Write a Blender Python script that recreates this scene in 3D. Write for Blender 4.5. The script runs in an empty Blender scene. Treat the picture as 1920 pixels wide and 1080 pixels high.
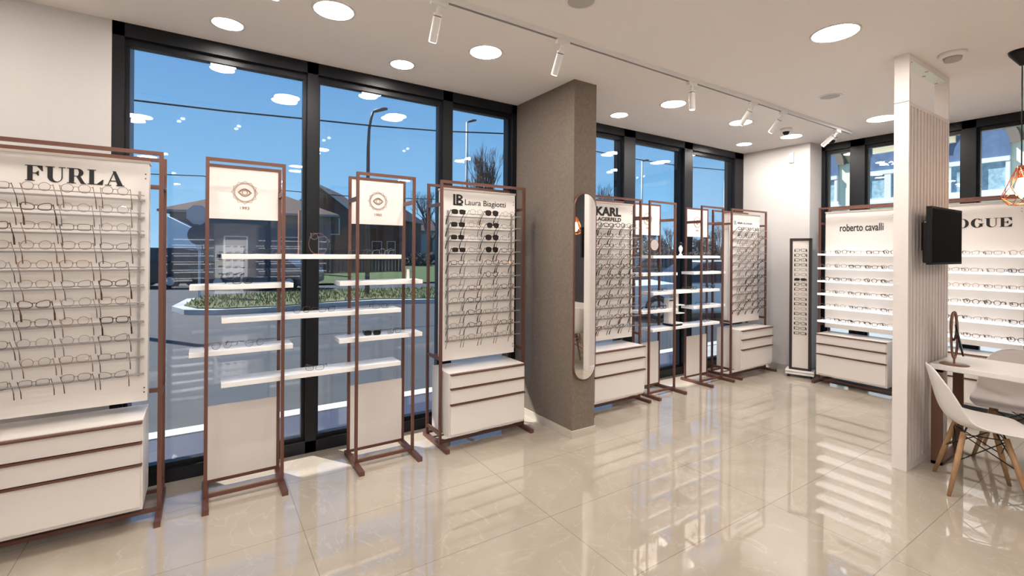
import bpy, math, random
from mathutils import Matrix, Vector
random.seed(7)
C = bpy.context.scene.collection
PI = math.pi

# ------------------------------------------------------------------ camera
F, YAW, HZ, EYE, ROLL = 880.16, 0.5786, 472.8, 1.5, 0.0073
cd = bpy.data.cameras.new('camera'); cam = bpy.data.objects.new('camera', cd); C.objects.link(cam)
cd.sensor_width = 36; cd.lens = F / 1920 * 36; cd.shift_y = (HZ - 540) / 1920; cd.clip_start = .05; cd.clip_end = 500
cam.matrix_world = (Matrix.Translation((0, 0, EYE)) @ Matrix.Rotation(-YAW, 4, 'Z') @ Matrix.Rotation(PI / 2, 4, 'X') @ Matrix.Rotation(ROLL, 4, 'Z'))
bpy.context.scene.camera = cam
_s, _c = math.sin(YAW), math.cos(YAW)
def ray(px, py):
    u, v = px - 960, py - HZ
    cr, sr = math.cos(ROLL), math.sin(ROLL)
    u, v = u * cr + v * sr, -u * sr + v * cr
    a = u / F
    return (_s + a * _c, _c - a * _s, -v / F)
def far(px, py, d):                      # world point at depth d metres
    r = ray(px, py); return Vector((r[0] * d, r[1] * d, EYE + r[2] * d))
def on_y(px, Y):                         # X where the line of sight meets the plane Y
    r = ray(px, 480); return r[0] * Y / r[1]
def on_x(px, X):
    r = ray(px, 480); return r[1] * X / r[0]

# ------------------------------------------------------------------ view, world, sun
sc = bpy.context.scene
sc.view_settings.view_transform = 'Standard'; sc.view_settings.look = 'None'
sc.view_settings.exposure = 0.18; sc.view_settings.gamma = 1.0; sc.view_settings.use_curve_mapping = False
HC = 2.90
GZ = -0.15
w = bpy.data.worlds.new('sky'); sc.world = w; w.use_nodes = True
nt = w.node_tree; nt.nodes.clear()
tc = nt.nodes.new('ShaderNodeTexCoord'); sp = nt.nodes.new('ShaderNodeSeparateXYZ'); rp = nt.nodes.new('ShaderNodeValToRGB')
bg = nt.nodes.new('ShaderNodeBackground'); ow = nt.nodes.new('ShaderNodeOutputWorld')
nt.links.new(tc.outputs['Generated'], sp.inputs[0]); nt.links.new(sp.outputs[2], rp.inputs[0])
nt.links.new(rp.outputs[0], bg.inputs[0]); nt.links.new(bg.outputs[0], ow.inputs[0])
e = rp.color_ramp.elements
e[0].position = 0.0; e[0].color = (.36, .62, .86, 1); e[1].position = 1.0; e[1].color = (.03, .12, .42, 1)
k = e.new(.12); k.color = (.21, .48, .78, 1); k = e.new(.42); k.color = (.10, .28, .60, 1)
bg.inputs[1].default_value = 1.12
sd = bpy.data.lights.new('sun', 'SUN'); sd.energy = 8.0; sd.angle = .009; sd.color = (1, .95, .88)
so = bpy.data.objects.new('sun', sd); C.objects.link(so); so.location = (-10, 20, 25)
_el = math.radians(47); _h = Vector((-.55, .84)).normalized() * math.cos(_el)
so.rotation_euler = Vector((_h.x, _h.y, math.sin(_el))).to_track_quat('Z', 'Y').to_euler()
LAMP = 112.0                               # radiance of the recessed ceiling lights

# ------------------------------------------------------------------ materials
MATS = {}
def mat(name, col, rough=.5, metal=0, spec=.5, emit=None, es=0, noise=None, bump=None, coat=0):
    if name in MATS: return MATS[name]
    m = bpy.data.materials.new(name); m.use_nodes = True; t = m.node_tree; b = t.nodes['Principled BSDF']
    b.inputs['Base Color'].default_value = (*col, 1); b.inputs['Roughness'].default_value = rough
    b.inputs['Metallic'].default_value = metal; b.inputs['Specular IOR Level'].default_value = spec
    b.inputs['Coat Weight'].default_value = coat
    if emit: b.inputs['Emission Color'].default_value = (*emit, 1); b.inputs['Emission Strength'].default_value = es
    if noise or bump:
        tc = t.nodes.new('ShaderNodeTexCoord'); n = t.nodes.new('ShaderNodeTexNoise'); t.links.new(tc.outputs['Object'], n.inputs['Vector'])
        n.inputs['Detail'].default_value = 6
        if noise:
            n.inputs['Scale'].default_value = noise[0]
            r = t.nodes.new('ShaderNodeValToRGB'); t.links.new(n.outputs['Fac'], r.inputs[0]); t.links.new(r.outputs[0], b.inputs['Base Color'])
            r.color_ramp.elements[0].position = .3; r.color_ramp.elements[1].position = .7
            r.color_ramp.elements[0].color = (*noise[1], 1); r.color_ramp.elements[1].color = (*col, 1)
        if bump:
            n2 = t.nodes.new('ShaderNodeTexNoise'); n2.inputs['Scale'].default_value = bump[0]; t.links.new(tc.outputs['Object'], n2.inputs['Vector'])
            bp = t.nodes.new('ShaderNodeBump'); bp.inputs['Strength'].default_value = bump[1]; bp.inputs['Distance'].default_value = .01
            t.links.new(n2.outputs['Fac'], bp.inputs['Height']); t.links.new(bp.outputs[0], b.inputs['Normal'])
    MATS[name] = m; return m
WHITE = mat('white_laminate', (.80, .755, .715), .35)
SHELF = mat('white_shelf', (.88, .87, .86), .35)
PAINT = mat('ceiling_paint', (.86, .81, .77), .9, noise=(40, (.85, .80, .76)))
WALL = mat('wall_paint', (.60, .575, .56), .9, noise=(30, (.59, .565, .55)))
COPPER = mat('brown_metal', (.165, .075, .055), .42, .5)
BLACKF = mat('black_frame', (.006, .0065, .009), .38, spec=.3)
BLACK = mat('black_plastic', (.006, .006, .007), .35, spec=.3)
TAUPE = mat('taupe_wallpaper', (.215, .172, .135), .8, noise=(55, (.165, .132, .102)), bump=(120, .35))
TILEB = mat('skirting_tile', (.56, .50, .43), .3)
GREYB = mat('grey_skirting', (.42, .40, .38), .5)
TRIMW = mat('white_metal', (.80, .78, .76), .4)
INK = mat('black_lettering', (.008, .008, .009), .5)
EMB = mat('brown_print', (.34, .19, .13), .6)
STEEL = mat('rod_steel', (.38, .36, .35), .35, .5)
WOOD = mat('oak_legs', (.42, .25, .13), .55, noise=(25, (.34, .19, .09)))
SHELL = mat('white_shell', (.80, .77, .745), .35)
LIT = mat('lit_acrylic', (.9, .9, .9), .4, emit=(1, .97, .96), es=.62)
LITR = mat('rear_lit_acrylic', (.9, .9, .9), .4, emit=(1, .98, .97), es=4.0)
LAMPM = mat('lamp_diffuser', (1, 1, 1), .5, emit=(1, .93, .86), es=LAMP)
SPOTM = mat('spot_lens', (1, 1, 1), .5, emit=(1, .93, .85), es=14)
MIRROR = mat('mirror_glass', (.9, .9, .88), .02, 1)
def glassmat(name, tint, rough=0, ior=1.5, boost=1.0):
    m = bpy.data.materials.new(name); m.use_nodes = True; t = m.node_tree; t.nodes.clear()
    o = t.nodes.new('ShaderNodeOutputMaterial'); mx = t.nodes.new('ShaderNodeMixShader'); ge = t.nodes.new('ShaderNodeNewGeometry'); dp = t.nodes.new('ShaderNodeVectorMath'); dp.operation = 'DOT_PRODUCT'
    def mth(op, a=None, b=None, va=None, vb=None):
        q = t.nodes.new('ShaderNodeMath'); q.operation = op
        if a: t.links.new(a, q.inputs[0])
        elif va is not None: q.inputs[0].default_value = va
        if vb is not None: q.inputs[1].default_value = vb
        if b: t.links.new(b, q.inputs[1])
        return q.outputs[0]
    t.links.new(ge.outputs['Normal'], dp.inputs[0]); t.links.new(ge.outputs['Incoming'], dp.inputs[1])
    c = mth('SUBTRACT', va=1.0, b=mth('ABSOLUTE', dp.outputs['Value'])); f0 = ((ior - 1) / (ior + 1)) ** 2
    schlick = mth('ADD', mth('MULTIPLY', mth('POWER', c, vb=5), vb=1 - f0), vb=f0)
    tr = t.nodes.new('ShaderNodeBsdfTransparent'); gl = t.nodes.new('ShaderNodeBsdfGlossy')
    tr.inputs[0].default_value = (*tint, 1); gl.inputs['Roughness'].default_value = rough
    mt = t.nodes.new('ShaderNodeMath'); mt.operation = 'MULTIPLY'; mt.inputs[1].default_value = boost
    t.links.new(schlick, mt.inputs[0]); mt.use_clamp = True; t.links.new(mt.outputs[0], mx.inputs[0])
    t.links.new(tr.outputs[0], mx.inputs[1]); t.links.new(gl.outputs[0], mx.inputs[2]); t.links.new(mx.outputs[0], o.inputs[0])
    MATS[name] = m; return m
PANE = glassmat('window_glass', (.955, .965, .975), 0, 1.5, 1.5)
LENS = glassmat('clear_lens', (.93, .93, .93), 0, 1.45)
DARKL = glassmat('dark_lens', (.04, .035, .035), 0, 1.5)
def floor_mat():
    m = bpy.data.materials.new('polished_marble_tile'); m.use_nodes = True; t = m.node_tree; b = t.nodes['Principled BSDF']
    tc = t.nodes.new('ShaderNodeTexCoord'); N = t.nodes.new; L = t.links.new
    n = N('ShaderNodeTexNoise'); n.inputs['Scale'].default_value = 1.1; n.inputs['Detail'].default_value = 8; n.inputs['Distortion'].default_value = 1.6
    L(tc.outputs['Object'], n.inputs['Vector'])
    r = N('ShaderNodeValToRGB'); L(n.outputs['Fac'], r.inputs[0])
    r.color_ramp.elements[0].position = .3; r.color_ramp.elements[0].color = (.375, .325, .265, 1)
    r.color_ramp.elements[1].position = .72; r.color_ramp.elements[1].color = (.47, .415, .35, 1)
    n2 = N('ShaderNodeTexNoise'); n2.inputs['Scale'].default_value = 1.7; n2.inputs['Detail'].default_value = 5; n2.inputs['Distortion'].default_value = 2.6
    L(tc.outputs['Object'], n2.inputs['Vector'])
    r2 = N('ShaderNodeValToRGB'); L(n2.outputs['Fac'], r2.inputs[0]); E = r2.color_ramp.elements
    E[0].position = .488; E[0].color = (0, 0, 0, 1); E[1].position = .512; E[1].color = (0, 0, 0, 1)
    k = E.new(.5); k.color = (1, 1, 1, 1)
    mx = N('ShaderNodeMixRGB'); mx.inputs[2].default_value = (.60, .54, .47, 1); L(r.outputs[0], mx.inputs[1])
    ml = N('ShaderNodeMath'); ml.operation = 'MULTIPLY'; ml.inputs[1].default_value = .28; L(r2.outputs[0], ml.inputs[0]); L(ml.outputs[0], mx.inputs[0])
    br = N('ShaderNodeTexBrick'); mp = N('ShaderNodeMapping'); mp.inputs['Location'].default_value = (.75, .293, 0); L(tc.outputs['Object'], mp.inputs[0]); L(mp.outputs[0], br.inputs['Vector'])
    br.offset = 0; br.inputs['Scale'].default_value = 1; br.inputs['Brick Width'].default_value = 1.2; br.inputs['Row Height'].default_value = .6
    br.inputs['Mortar Size'].default_value = .0022; br.inputs['Mortar Smooth'].default_value = .1
    mj = N('ShaderNodeMixRGB'); L(br.outputs['Fac'], mj.inputs[0]); L(mx.outputs[0], mj.inputs[1]); mj.inputs[2].default_value = (.27, .23, .19, 1)
    L(mj.outputs[0], b.inputs['Base Color'])
    b.inputs['Roughness'].default_value = .018; b.inputs['Specular IOR Level'].default_value = 1.0; b.inputs['IOR'].default_value = 1.65
    n3 = N('ShaderNodeTexNoise'); n3.inputs['Scale'].default_value = 1.6; L(tc.outputs['Object'], n3.inputs['Vector'])
    bp = N('ShaderNodeBump'); bp.inputs['Strength'].default_value = .07; bp.inputs['Distance'].default_value = .01
    L(n3.outputs['Fac'], bp.inputs['Height']); L(bp.outputs[0], b.inputs['Normal'])
    return m

# ------------------------------------------------------------------ mesh builder
class MB:
    def __init__(s): s.v = []; s.f = []; s.m = []; s.mi = 0
    def add(s, vs, fs):
        o = len(s.v); s.v += [tuple(p) for p in vs]; s.f += [tuple(o + i for i in f) for f in fs]; s.m += [s.mi] * len(fs); return s
    def box(s, x0, x1, y0, y1, z0, z1):
        return s.add([(x0,y0,z0),(x1,y0,z0),(x1,y1,z0),(x0,y1,z0),(x0,y0,z1),(x1,y0,z1),(x1,y1,z1),(x0,y1,z1)],
              [(0,3,2,1),(4,5,6,7),(0,1,5,4),(1,2,6,5),(2,3,7,6),(3,0,4,7)])
    def tube(s, pts, r, n=6, closed=False, caps=True):
        pts = [Vector(p) for p in pts]; K = len(pts); rs = r if isinstance(r, (list, tuple)) else [r] * K
        vs = []; fs = []; prev = None
        for i, p in enumerate(pts):
            if closed: t = pts[(i + 1) % K] - pts[i - 1]
            else: t = pts[min(i + 1, K - 1)] - pts[max(i - 1, 0)]
            t = t.normalized() if t.length > 1e-9 else Vector((0, 0, 1))
            a = Vector((0, 0, 1)) if abs(t.z) < .9 else Vector((1, 0, 0))
            if prev is not None: a = prev
            u = (a - t * a.dot(t)); u = u.normalized() if u.length > 1e-6 else t.orthogonal().normalized(); prev = u
            w_ = t.cross(u)
            for j in range(n):
                an = 2 * PI * j / n; vs.append(p + (u * math.cos(an) + w_ * math.sin(an)) * rs[i])
        R = K if closed else K - 1
        for i in range(R):
            for j in range(n):
                a0 = i * n + j; a1 = i * n + (j + 1) % n; b0 = ((i + 1) % K) * n + j; b1 = ((i + 1) % K) * n + (j + 1) % n
                fs.append((a0, a1, b1, b0))
        if caps and not closed: fs.append(tuple(range(n))[::-1]); fs.append(tuple((K - 1) * n + j for j in range(n)))
        return s.add(vs, fs)
    def lathe(s, prof, c=(0, 0, 0), n=24, open_=False):
        vs = []; fs = []; K = len(prof)
        for r, z in prof:
            for j in range(n):
                a = 2 * PI * j / n; vs.append((c[0] + r * math.cos(a), c[1] + r * math.sin(a), c[2] + z))
        for i in range(K - 1):
            for j in range(n): fs.append((i*n+j, i*n+(j+1)%n, (i+1)*n+(j+1)%n, (i+1)*n+j))
        if prof[0][0] > 1e-6 and not open_: fs.append(tuple(range(n))[::-1])
        if prof[-1][0] > 1e-6 and not open_: fs.append(tuple((K-1)*n+j for j in range(n)))
        return s.add(vs, fs)
    def prism(s, poly, y0, y1):           # polygon in XZ, extruded along y
        n = len(poly); vs = [(x, y0, z) for x, z in poly] + [(x, y1, z) for x, z in poly]
        fs = [tuple(range(n)), tuple(range(2*n-1, n-1, -1))] + [(i, i+n, (i+1)%n+n, (i+1)%n) for i in range(n)]
        return s.add(vs, fs)
    def strip(s, A, B, y0, y1):           # band between two XZ polylines, extruded
        for i in range(len(A) - 1): s.prism([A[i], A[i+1], B[i+1], B[i]], y0, y1)
        return s
    def build(s, name, ms, parent=None, smooth=False, bevel=0):
        me = bpy.data.meshes.new(name); me.from_pydata(s.v, [], s.f); ms = ms if isinstance(ms, list) else [ms]
        for m in ms: me.materials.append(m)
        if len(ms) > 1: me.polygons.foreach_set('material_index', s.m)
        if smooth: me.polygons.foreach_set('use_smooth', [True] * len(me.polygons))
        me.update(); o = bpy.data.objects.new(name, me); C.objects.link(o)
        if parent: o.parent = parent
        if bevel:
            b = o.modifiers.new('bevel', 'BEVEL'); b.width = bevel; b.segments = 2; b.limit_method = 'ANGLE'
        return o
def tag(o, label, cat, group=None, kind=None):
    o['label'] = label; o['category'] = cat
    if group: o['group'] = group
    if kind: o['kind'] = kind
    return o
def thing(name, loc, rz, label, cat, group=None):
    o = bpy.data.objects.new(name, None); o.empty_display_size = .1; C.objects.link(o); o.location = loc; o.rotation_euler = (0, 0, rz)
    return tag(o, label, cat, group)
def struct(name, mb, m, **k):
    o = mb.build(name, m, **k); o['kind'] = 'structure'; return o
def copy_tree(o, parent=None):
    c = o.copy(); C.objects.link(c)
    if parent: c.parent = parent
    for ch in CH.get(o, []): copy_tree(ch, c)
    return c
CH = {}
def reg(root):
    for ch in root.children: CH.setdefault(root, []).append(ch); reg(ch)
def circ(cx, cz, rx, rz, n=24, a0=0, a1=2*PI, end=False):
    k = n + (1 if end else 0)
    return [(cx + rx*math.cos(a0+(a1-a0)*i/n), cz + rz*math.sin(a0+(a1-a0)*i/n)) for i in range(k)]

# ------------------------------------------------------------------ room shell
XL, YB, XR, YW, XS = -2.6, -5.6, 6.60, 3.735, 6.30
struct('floor', MB().box(XL, XR + .1, YB, YW + .12, -.12, 0), floor_mat())
struct('ceiling', MB().box(XL - .2, XR + .3, YB - .2, YW + .25, HC, HC + .3), PAINT)
struct('wall_left', MB().box(XL - .15, XL, YB, YW + .2, 0, HC), WALL)
struct('wall_rear', MB().box(XL, XR + .2, YB - .15, YB, 0, HC), WALL)
struct('wall_front_left', MB().box(XL, -.485, YW, YW + .2, 0, HC), WALL)
struct('baseboard_front_left', MB().box(XL, -.485, YW - .012, YW, 0, .07), TILEB)
struct('wall_corner', MB().box(XS, XR + .12, 2.87, YW + .2, 0, HC), WALL)
struct('baseboard_corner', MB().box(XS - .014, XS, 2.86, YW, 0, .07).box(XS - .014, XR, 2.856, 2.87, 0, .07), GREYB)
struct('wall_right', MB().box(XR, XR + .15, YB, .74, 0, HC), mat('charcoal_paint', (.06, .06, .064), .8))
struct('wall_pillar', MB().box(2.485, 2.725, 2.90, YW + .2, .06, HC), TAUPE)
struct('baseboard_pillar', MB().box(2.475, 2.735, 2.89, YW + .1, 0, .06), TILEB)
# overhang of the building above the shop front, seen from nowhere inside, shades the panes
struct('wall_canopy', MB().box(-6, 6.9, YW + .2, YW + 2.45, 3.62, 3.95).box(-6, 6.9, YW + .05, YW + .25, HC + .1, 6.5), mat('render_grey', (.35, .35, .36), .9))
struct('wall_outer_fin', MB().box(-.62, -.44, YW + .2, YW + .62, GZ, 3.6), mat('blue_grey_cladding', (.055, .085, .19), .5))

def window_frame(n, x0, x1, mulls, ax='x', plane=YW, flip=1):
    """storefront window: head, sill, mullions and two panes per bay"""
    fr = MB()
    def bx(a0, a1, d0, d1, z0, z1):
        if ax == 'x': fr.box(a0, a1, plane + d0, plane + d1, z0, z1)
        else: fr.box(plane + d0, plane + d1, a0, a1, z0, z1)
    bx(x0, x1, -.0, .13, HC - .085, HC); bx(x0, x1, .04, .10, HC - .125, HC - .08)
    bx(x0, x1, -.0, .13, 0, .085); bx(x0, x1, .04, .10, .08, .115)
    for a, b in mulls: bx(a, b, -.0, .16, 0, HC); bx(a - .022, b + .022, .045, .095, .08, HC - .09)
    root = struct('window_%d' % n, fr, BLACKF)
    ed = sorted(mulls); k = 0
    for i in range(len(ed) - 1):
        a, b = ed[i][1] + .01, ed[i+1][0] - .01
        for q, d in enumerate((.056, .080)):
            g = MB(); cx = (a + b) / 2; hx = (b - a) / 2; hz = (HC - .09 - .10) / 2; cz = (HC + .01) / 2
            t = .0016 * (1 if q else -1); tl = (.010, .004) if q else (0, 0)
            # the two sheets of the double glazing bow a hair apart, as sealed units do
            sg = 10; vs = []; fs = []
            for iu in range(sg + 1):
                for iv in range(sg + 1):
                    u = -1 + 2 * iu / sg; v = -1 + 2 * iv / sg
                    dd = d + t * (1 - u * u) * (1 - v * v) + tl[0] * v + tl[1] * u
                    p = (cx + u * hx, plane + dd, cz + v * hz) if ax == 'x' else (plane + dd, cx + u * hx, cz + v * hz)
                    vs.append(p)
            for iu in range(sg):
                for iv in range(sg): fs.append((iu*(sg+1)+iv, (iu+1)*(sg+1)+iv, (iu+1)*(sg+1)+iv+1, iu*(sg+1)+iv+1))
            g.add(vs, fs).build('pane', PANE, root, smooth=True)
window_frame(1, -.485, 2.485, [(-.485, -.425), (.625, .70), (1.72, 1.81), (2.435, 2.487)])
window_frame(2, 2.725, 6.30, [(2.723, 2.78), (3.94, 4.12), (5.01, 5.17), (6.10, 6.30)])
window_frame(3, .74, 2.87, [(.74, .80), (1.43, 1.54), (2.40, 2.55), (2.83, 2.872)], 'y', XR)
struct('window_4', MB().box(XR + .05, XR + .09, 1.60, 2.34, HC - .2, HC - .13), mat('pale_green_strip', (.75, .85, .7), .5))

# ------------------------------------------------------------------ ceiling fittings
def downlight(x, y, r, label, proto=None):
    t = thing('ceiling_light', (x, y, HC), 0, label, 'ceiling light', 'round recessed ceiling lights')
    MB().lathe([(r, -.004), (r + .012, -.006), (r + .014, 0), (r, 0)], n=40, open_=True).build('trim_ring', TRIMW, t, smooth=True)
    MB().lathe([(0, -.003), (r, -.003), (r, .0)], n=40).build('diffuser', LAMPM, t)
small = [(.107, 'leftmost, over the first window bay'), (1.226, 'over the second window bay'), (3.508, 'nearest the grey pillar'), (5.745, 'by the far corner wall')]
for x, s in small: downlight(x, 3.40, .083, 'small round recessed ceiling light ' + s, )
for x, s in [(.618, 'large, at the top left'), (1.638, 'left of the track'), (3.662, 'right of the pillar, beside the track'), (4.768, 'behind the fourth track spotlight'), (5.819, 'beside the ceiling camera')]:
    downlight(x, 2.862, .108, 'round recessed ceiling light ' + s)
downlight(3.325, 1.373, .125, 'wide round recessed ceiling light left of the slatted partition')
downlight(5.809, 1.958, .13, 'wide round recessed ceiling light before the back window')
for i, (x, y) in enumerate([(-1.2, 2.86), (-.6, 1.3), (1.3, .7), (-.6, -.9), (1.3, -.9), (3.2, -.9), (5.4, -1.6), (-.6, -2.9), (1.3, -2.9), (3.2, -2.9), (1.3, -4.6), (-.6, -4.6)]):
    t = thing('ceiling_light', (x, y, HC), 0, 'round recessed ceiling light behind the viewer, mirrored in the window glass', 'ceiling light', 'ceiling lights mirrored in the glass')
    MB().lathe([(0, -.003), (.11, -.003), (.11, 0)], n=32).build('diffuser', LAMPM, t)
tr = MB(); tr.box(-.9, 6.12, 2.348, 2.382, HC - .03, HC)
t = thing('track_rail', (0, 0, 0), 0, 'long white ceiling track running above the shop', 'lighting track')
tr.build('rail', TRIMW, t); MB().box(-.88, 6.10, 2.357, 2.374, HC - .032, HC - .0295).build('slot', mat('slot_grey', (.25, .23, .22), .5), t)
def spot(x, tilt, az, label):
    t = thing('track_spotlight', (x, 2.365, HC - .03), 0, label, 'spotlight', 'white spotlights on the ceiling track')
    MB().box(-.05, .05, -.016, .016, -.03, 0).build('adapter', TRIMW, t, bevel=.003)
    d = Vector((math.sin(tilt) * math.cos(az), math.sin(tilt) * math.sin(az), -math.cos(tilt)))
    p0 = Vector((0, 0, -.028)); p1 = p0 + d * .04; p2 = p1 + d * .15
    MB().tube([p0, p1], .012, 10).build('neck', TRIMW, t, smooth=False)
    b = MB().tube([p1, p2], .023, 20).build('barrel', TRIMW, t)
    MB().tube([p2, p2 + d * .002], .018, 16).build('lens', SPOTM, t)
    ld = bpy.data.lights.new('spot_beam', 'SPOT'); ld.energy = SPOTW * (2.4 if x > 4 else 1); ld.spot_size = 1.25; ld.spot_blend = .7; ld.shadow_soft_size = .018; ld.color = (1, .95, .90)
    lo = bpy.data.objects.new('spot_beam', ld); C.objects.link(lo); lo.parent = t; lo.location = p2 + d * .012; lo.rotation_euler = d.to_track_quat('-Z', 'Y').to_euler()
    MB().tube([p1 + d*.012, p1 + d*.016], .0236, 20).build('joint', BLACK, t)
SPOTW = 15
for x, ti, az, l in [(-.18, .50, 1.57, 'white track spotlight left of the frame, mirrored in the first pane'), (.26, .50, 1.57, 'white track spotlight above the left stands, mirrored in the first pane'), (1.06, .50, 1.57, 'white track spotlight cut by the top edge'), (1.925, .48, 1.57, 'white track spotlight above the grey pillar'),
        (3.255, .03, 0, 'white track spotlight hanging straight down'), (4.14, .66, 1.6, 'tilted white track spotlight, first after the straight one'),
        (4.66, .70, 1.6, 'tilted white track spotlight near the ceiling camera'), (5.80, .85, 1.7, 'tilted white track spotlight at the far end of the track')]:
    spot(x, ti, az, l)
t = thing('smoke_detector', (4.33, 1.06, HC), 0, 'white domed smoke detector on the ceiling right of the partition top', 'smoke detector')
MB().lathe([(.02, -.055), (.045, -.052), (.052, -.03), (.052, -.03)], n=24).build('sensor', mat('detector_grey', (.45, .38, .35), .6), t, smooth=True)
MB().lathe([(.055, -.03), (.075, -.02), (.078, 0)], n=28).build('base', TRIMW, t, smooth=True)
for x, y, l in [(4.62, 1.945, 'flat round ceiling speaker between two lights'), (1.74, 1.98, 'flat round ceiling speaker cut by the top edge')]:
    t = thing('ceiling_speaker', (x, y, HC), 0, l, 'speaker', 'ceiling speakers')
    MB().lathe([(.075, -.004), (.088, -.005), (.09, 0)], n=32, open_=True).build('rim', TRIMW, t)
    MB().lathe([(0, -.003), (.076, -.003)], n=32, open_=True).build('grille', mat('grille_grey', (.48, .45, .43), .7), t)
for x, y, l in [(5.42, 2.72, 'white ceiling security camera with black dome beside a light'), (6.28, 2.62, 'small ceiling security camera behind the last track spotlight')]:
    t = thing('security_camera', (x, y, HC), 0, l, 'security camera', 'ceiling security cameras')
    MB().lathe([(.05, -.035), (.058, -.02), (.058, 0)], n=24).build('housing', TRIMW, t, smooth=True)
    MB().lathe([(0, -.075), (.02, -.07), (.033, -.05), (.036, -.034)], n=20).build('dome', BLACK, t, smooth=True)
t = thing('motion_sensor', (XS, 3.085, 2.67), 0, 'small white wall sensor high on the corner wall', 'sensor')
MB().box(-.03, 0, -.028, .028, .0, .125).build('casing', TRIMW, t, bevel=.008); MB().box(-.034, -.028, -.018, .018, .02, .06).build('lens', mat('sensor_lens', (.6, .58, .56), .3), t)
CAGE = mat('copper_wire', (.75, .30, .18), .25, .9); BULB = mat('warm_bulb', (1, .8, .5), .3, emit=(1, .52, .2), es=22)
def pendant(x, y, zb, label):
    t = thing('pendant_lamp', (x, y, HC), 0, label, 'pendant lamp', 'copper cage pendant lamps over the table')
    z = zb - HC
    MB().lathe([(.07, 0), (.066, -.02), (.012, -.10), (.0, -.10)], n=28).build('ceiling_cup', BLACK, t, smooth=True)
    MB().tube([(0, 0, -.09), (0, 0, z + .23)], .0035, 8).build('cord', BLACK, t)
    MB().lathe([(.0, z + .25), (.02, z + .245), (.022, z + .17), (.018, z + .16)], n=16).build('socket', CAGE, t, smooth=True)
    m = MB(); lv = [(.028, z + .23), (.075, z + .10), (.105, z + .03), (.06, z - .02)]
    n = 6; rings = []
    for q, (r, zz) in enumerate(lv): rings.append([Vector((r*math.cos(2*PI*(j+.5*(q%2))/n), r*math.sin(2*PI*(j+.5*(q%2))/n), zz)) for j in range(n)])
    for q, R in enumerate(rings):
        for j in range(n):
            if q != 1: m.tube([R[j], R[(j+1)%n]], .0026, 5)
            if q < 3:
                S = rings[q+1]; m.tube([R[j], S[j]], .0026, 5); m.tube([R[j], S[(j-1) % n] if q % 2 == 0 else S[(j+1) % n]], .0026, 5)
    m.build('wire_cage', CAGE, t)
    MB().lathe([(0, z + .02), (.026, z + .045), (.034, z + .08), (.024, z + .13), (.013, z + .17)], n=18).build('bulb', BULB, t, smooth=True)
pendant(4.66, .783, 1.87, 'copper wire cage pendant lamp with glowing bulb at the right edge')
pendant(4.74, .28, 1.80, 'copper wire cage pendant lamp further along the table, seen in the pillar mirror')
pendant(4.70, -.20, 1.92, 'third copper cage pendant lamp over the table end, seen in the pillar mirror')

# ------------------------------------------------------------------ eyeglasses
FR = {'black': mat('black_acetate', (.012, .011, .012), .25), 'grey': mat('gunmetal_wire', (.07, .065, .065), .3, .5), 'gold': mat('gold_wire', (.24, .14, .08), .3, .6),
      'brown': mat('tortoise_acetate', (.10, .045, .025), .25), 'silver': mat('silver_wire', (.26, .25, .25), .3, .7), 'blue': mat('navy_acetate', (.02, .03, .08), .25)}
def lens_outline(cx, st, n=14):
    P = []
    for i in range(n):
        a = 2 * PI * i / n; c, s = math.cos(a), math.sin(a); ex = {'round': 1, 'square': .55, 'cat': .7, 'aviator': .8}[st]
        rx, rz = {'round': (.0225, .0215), 'square': (.0250, .0165), 'cat': (.0255, .0175), 'aviator': (.0250, .0205)}[st]
        x = rx * math.copysign(abs(c) ** ex, c); z = rz * math.copysign(abs(s) ** ex, s)
        sg = 1 if cx > 0 else -1
        if st == 'cat': z += .006 * sg * x / rx if z > 0 else 0
        if st == 'aviator': x *= 1 + .12 * z / rz
        P.append((cx + x, z))
    return P
def glasses(st, col, dark, droop, parts):
    """front in the XZ plane facing -y, temples run back along +y; droop = how far the arms sink"""
    r = .0017 if col in ('black', 'brown', 'blue') else .0010
    r *= 1.25 if parts else 1.6
    if dark: r = .0022
    front = MB(); lens = []; arms = []
    for sg in (-1, 1):
        P = lens_outline(sg * .0315, st); front.tube([(x, -.001 - .02 * (x*x)/.0036 * -.12, z) for x, z in P], r, 5, closed=True)
        l = MB(); K = len(P); l.add([(x, 0, z) for x, z in P], [tuple(range(K))]); lens.append(l)
        hx = sg * .0595; hz = .009
        front.tube([(sg * .054, 0, hz), (hx, .002, hz), (hx + sg * .001, .006, hz)], r * 1.2, 5)
        a = MB(); L = .105; dr = math.sin(droop); dc = math.cos(droop)
        pts = [(0, .005), (.045, 0), (.078, 0), (.092, -.008), (L + .004, -.030)]
        a.tube([(hx + sg * .002, .004 + y * dc + z * dr * 0, hz - y * dr + z) for y, z in pts], [r * 1.2, r * 1.1, r * 1.1, r * 1.9, r * 1.9], 5); arms.append(a)
    front.tube([(-.010, 0, .004), (-.005, -.002, .008), (.005, -.002, .008), (.010, 0, .004)], r, 5)
    fm = FR[col]; lm = DARKL if dark else LENS
    if not parts:
        m = MB()
        for a in [front] + arms: m.add(a.v, a.f)
        m.mi = 1
        for l in lens: m.add(l.v, l.f)
        return m.build('eyeglasses', [fm, lm], None)
    t = bpy.data.objects.new('sunglasses' if dark else 'eyeglasses', None); t.empty_display_size = .05; C.objects.link(t)
    front.build('frame_front', fm, t, smooth=True)
    for l in lens: l.build('lens', lm, t)
    for a in arms: a.build('temple', fm, t, smooth=True)
    reg(t); return t
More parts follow.
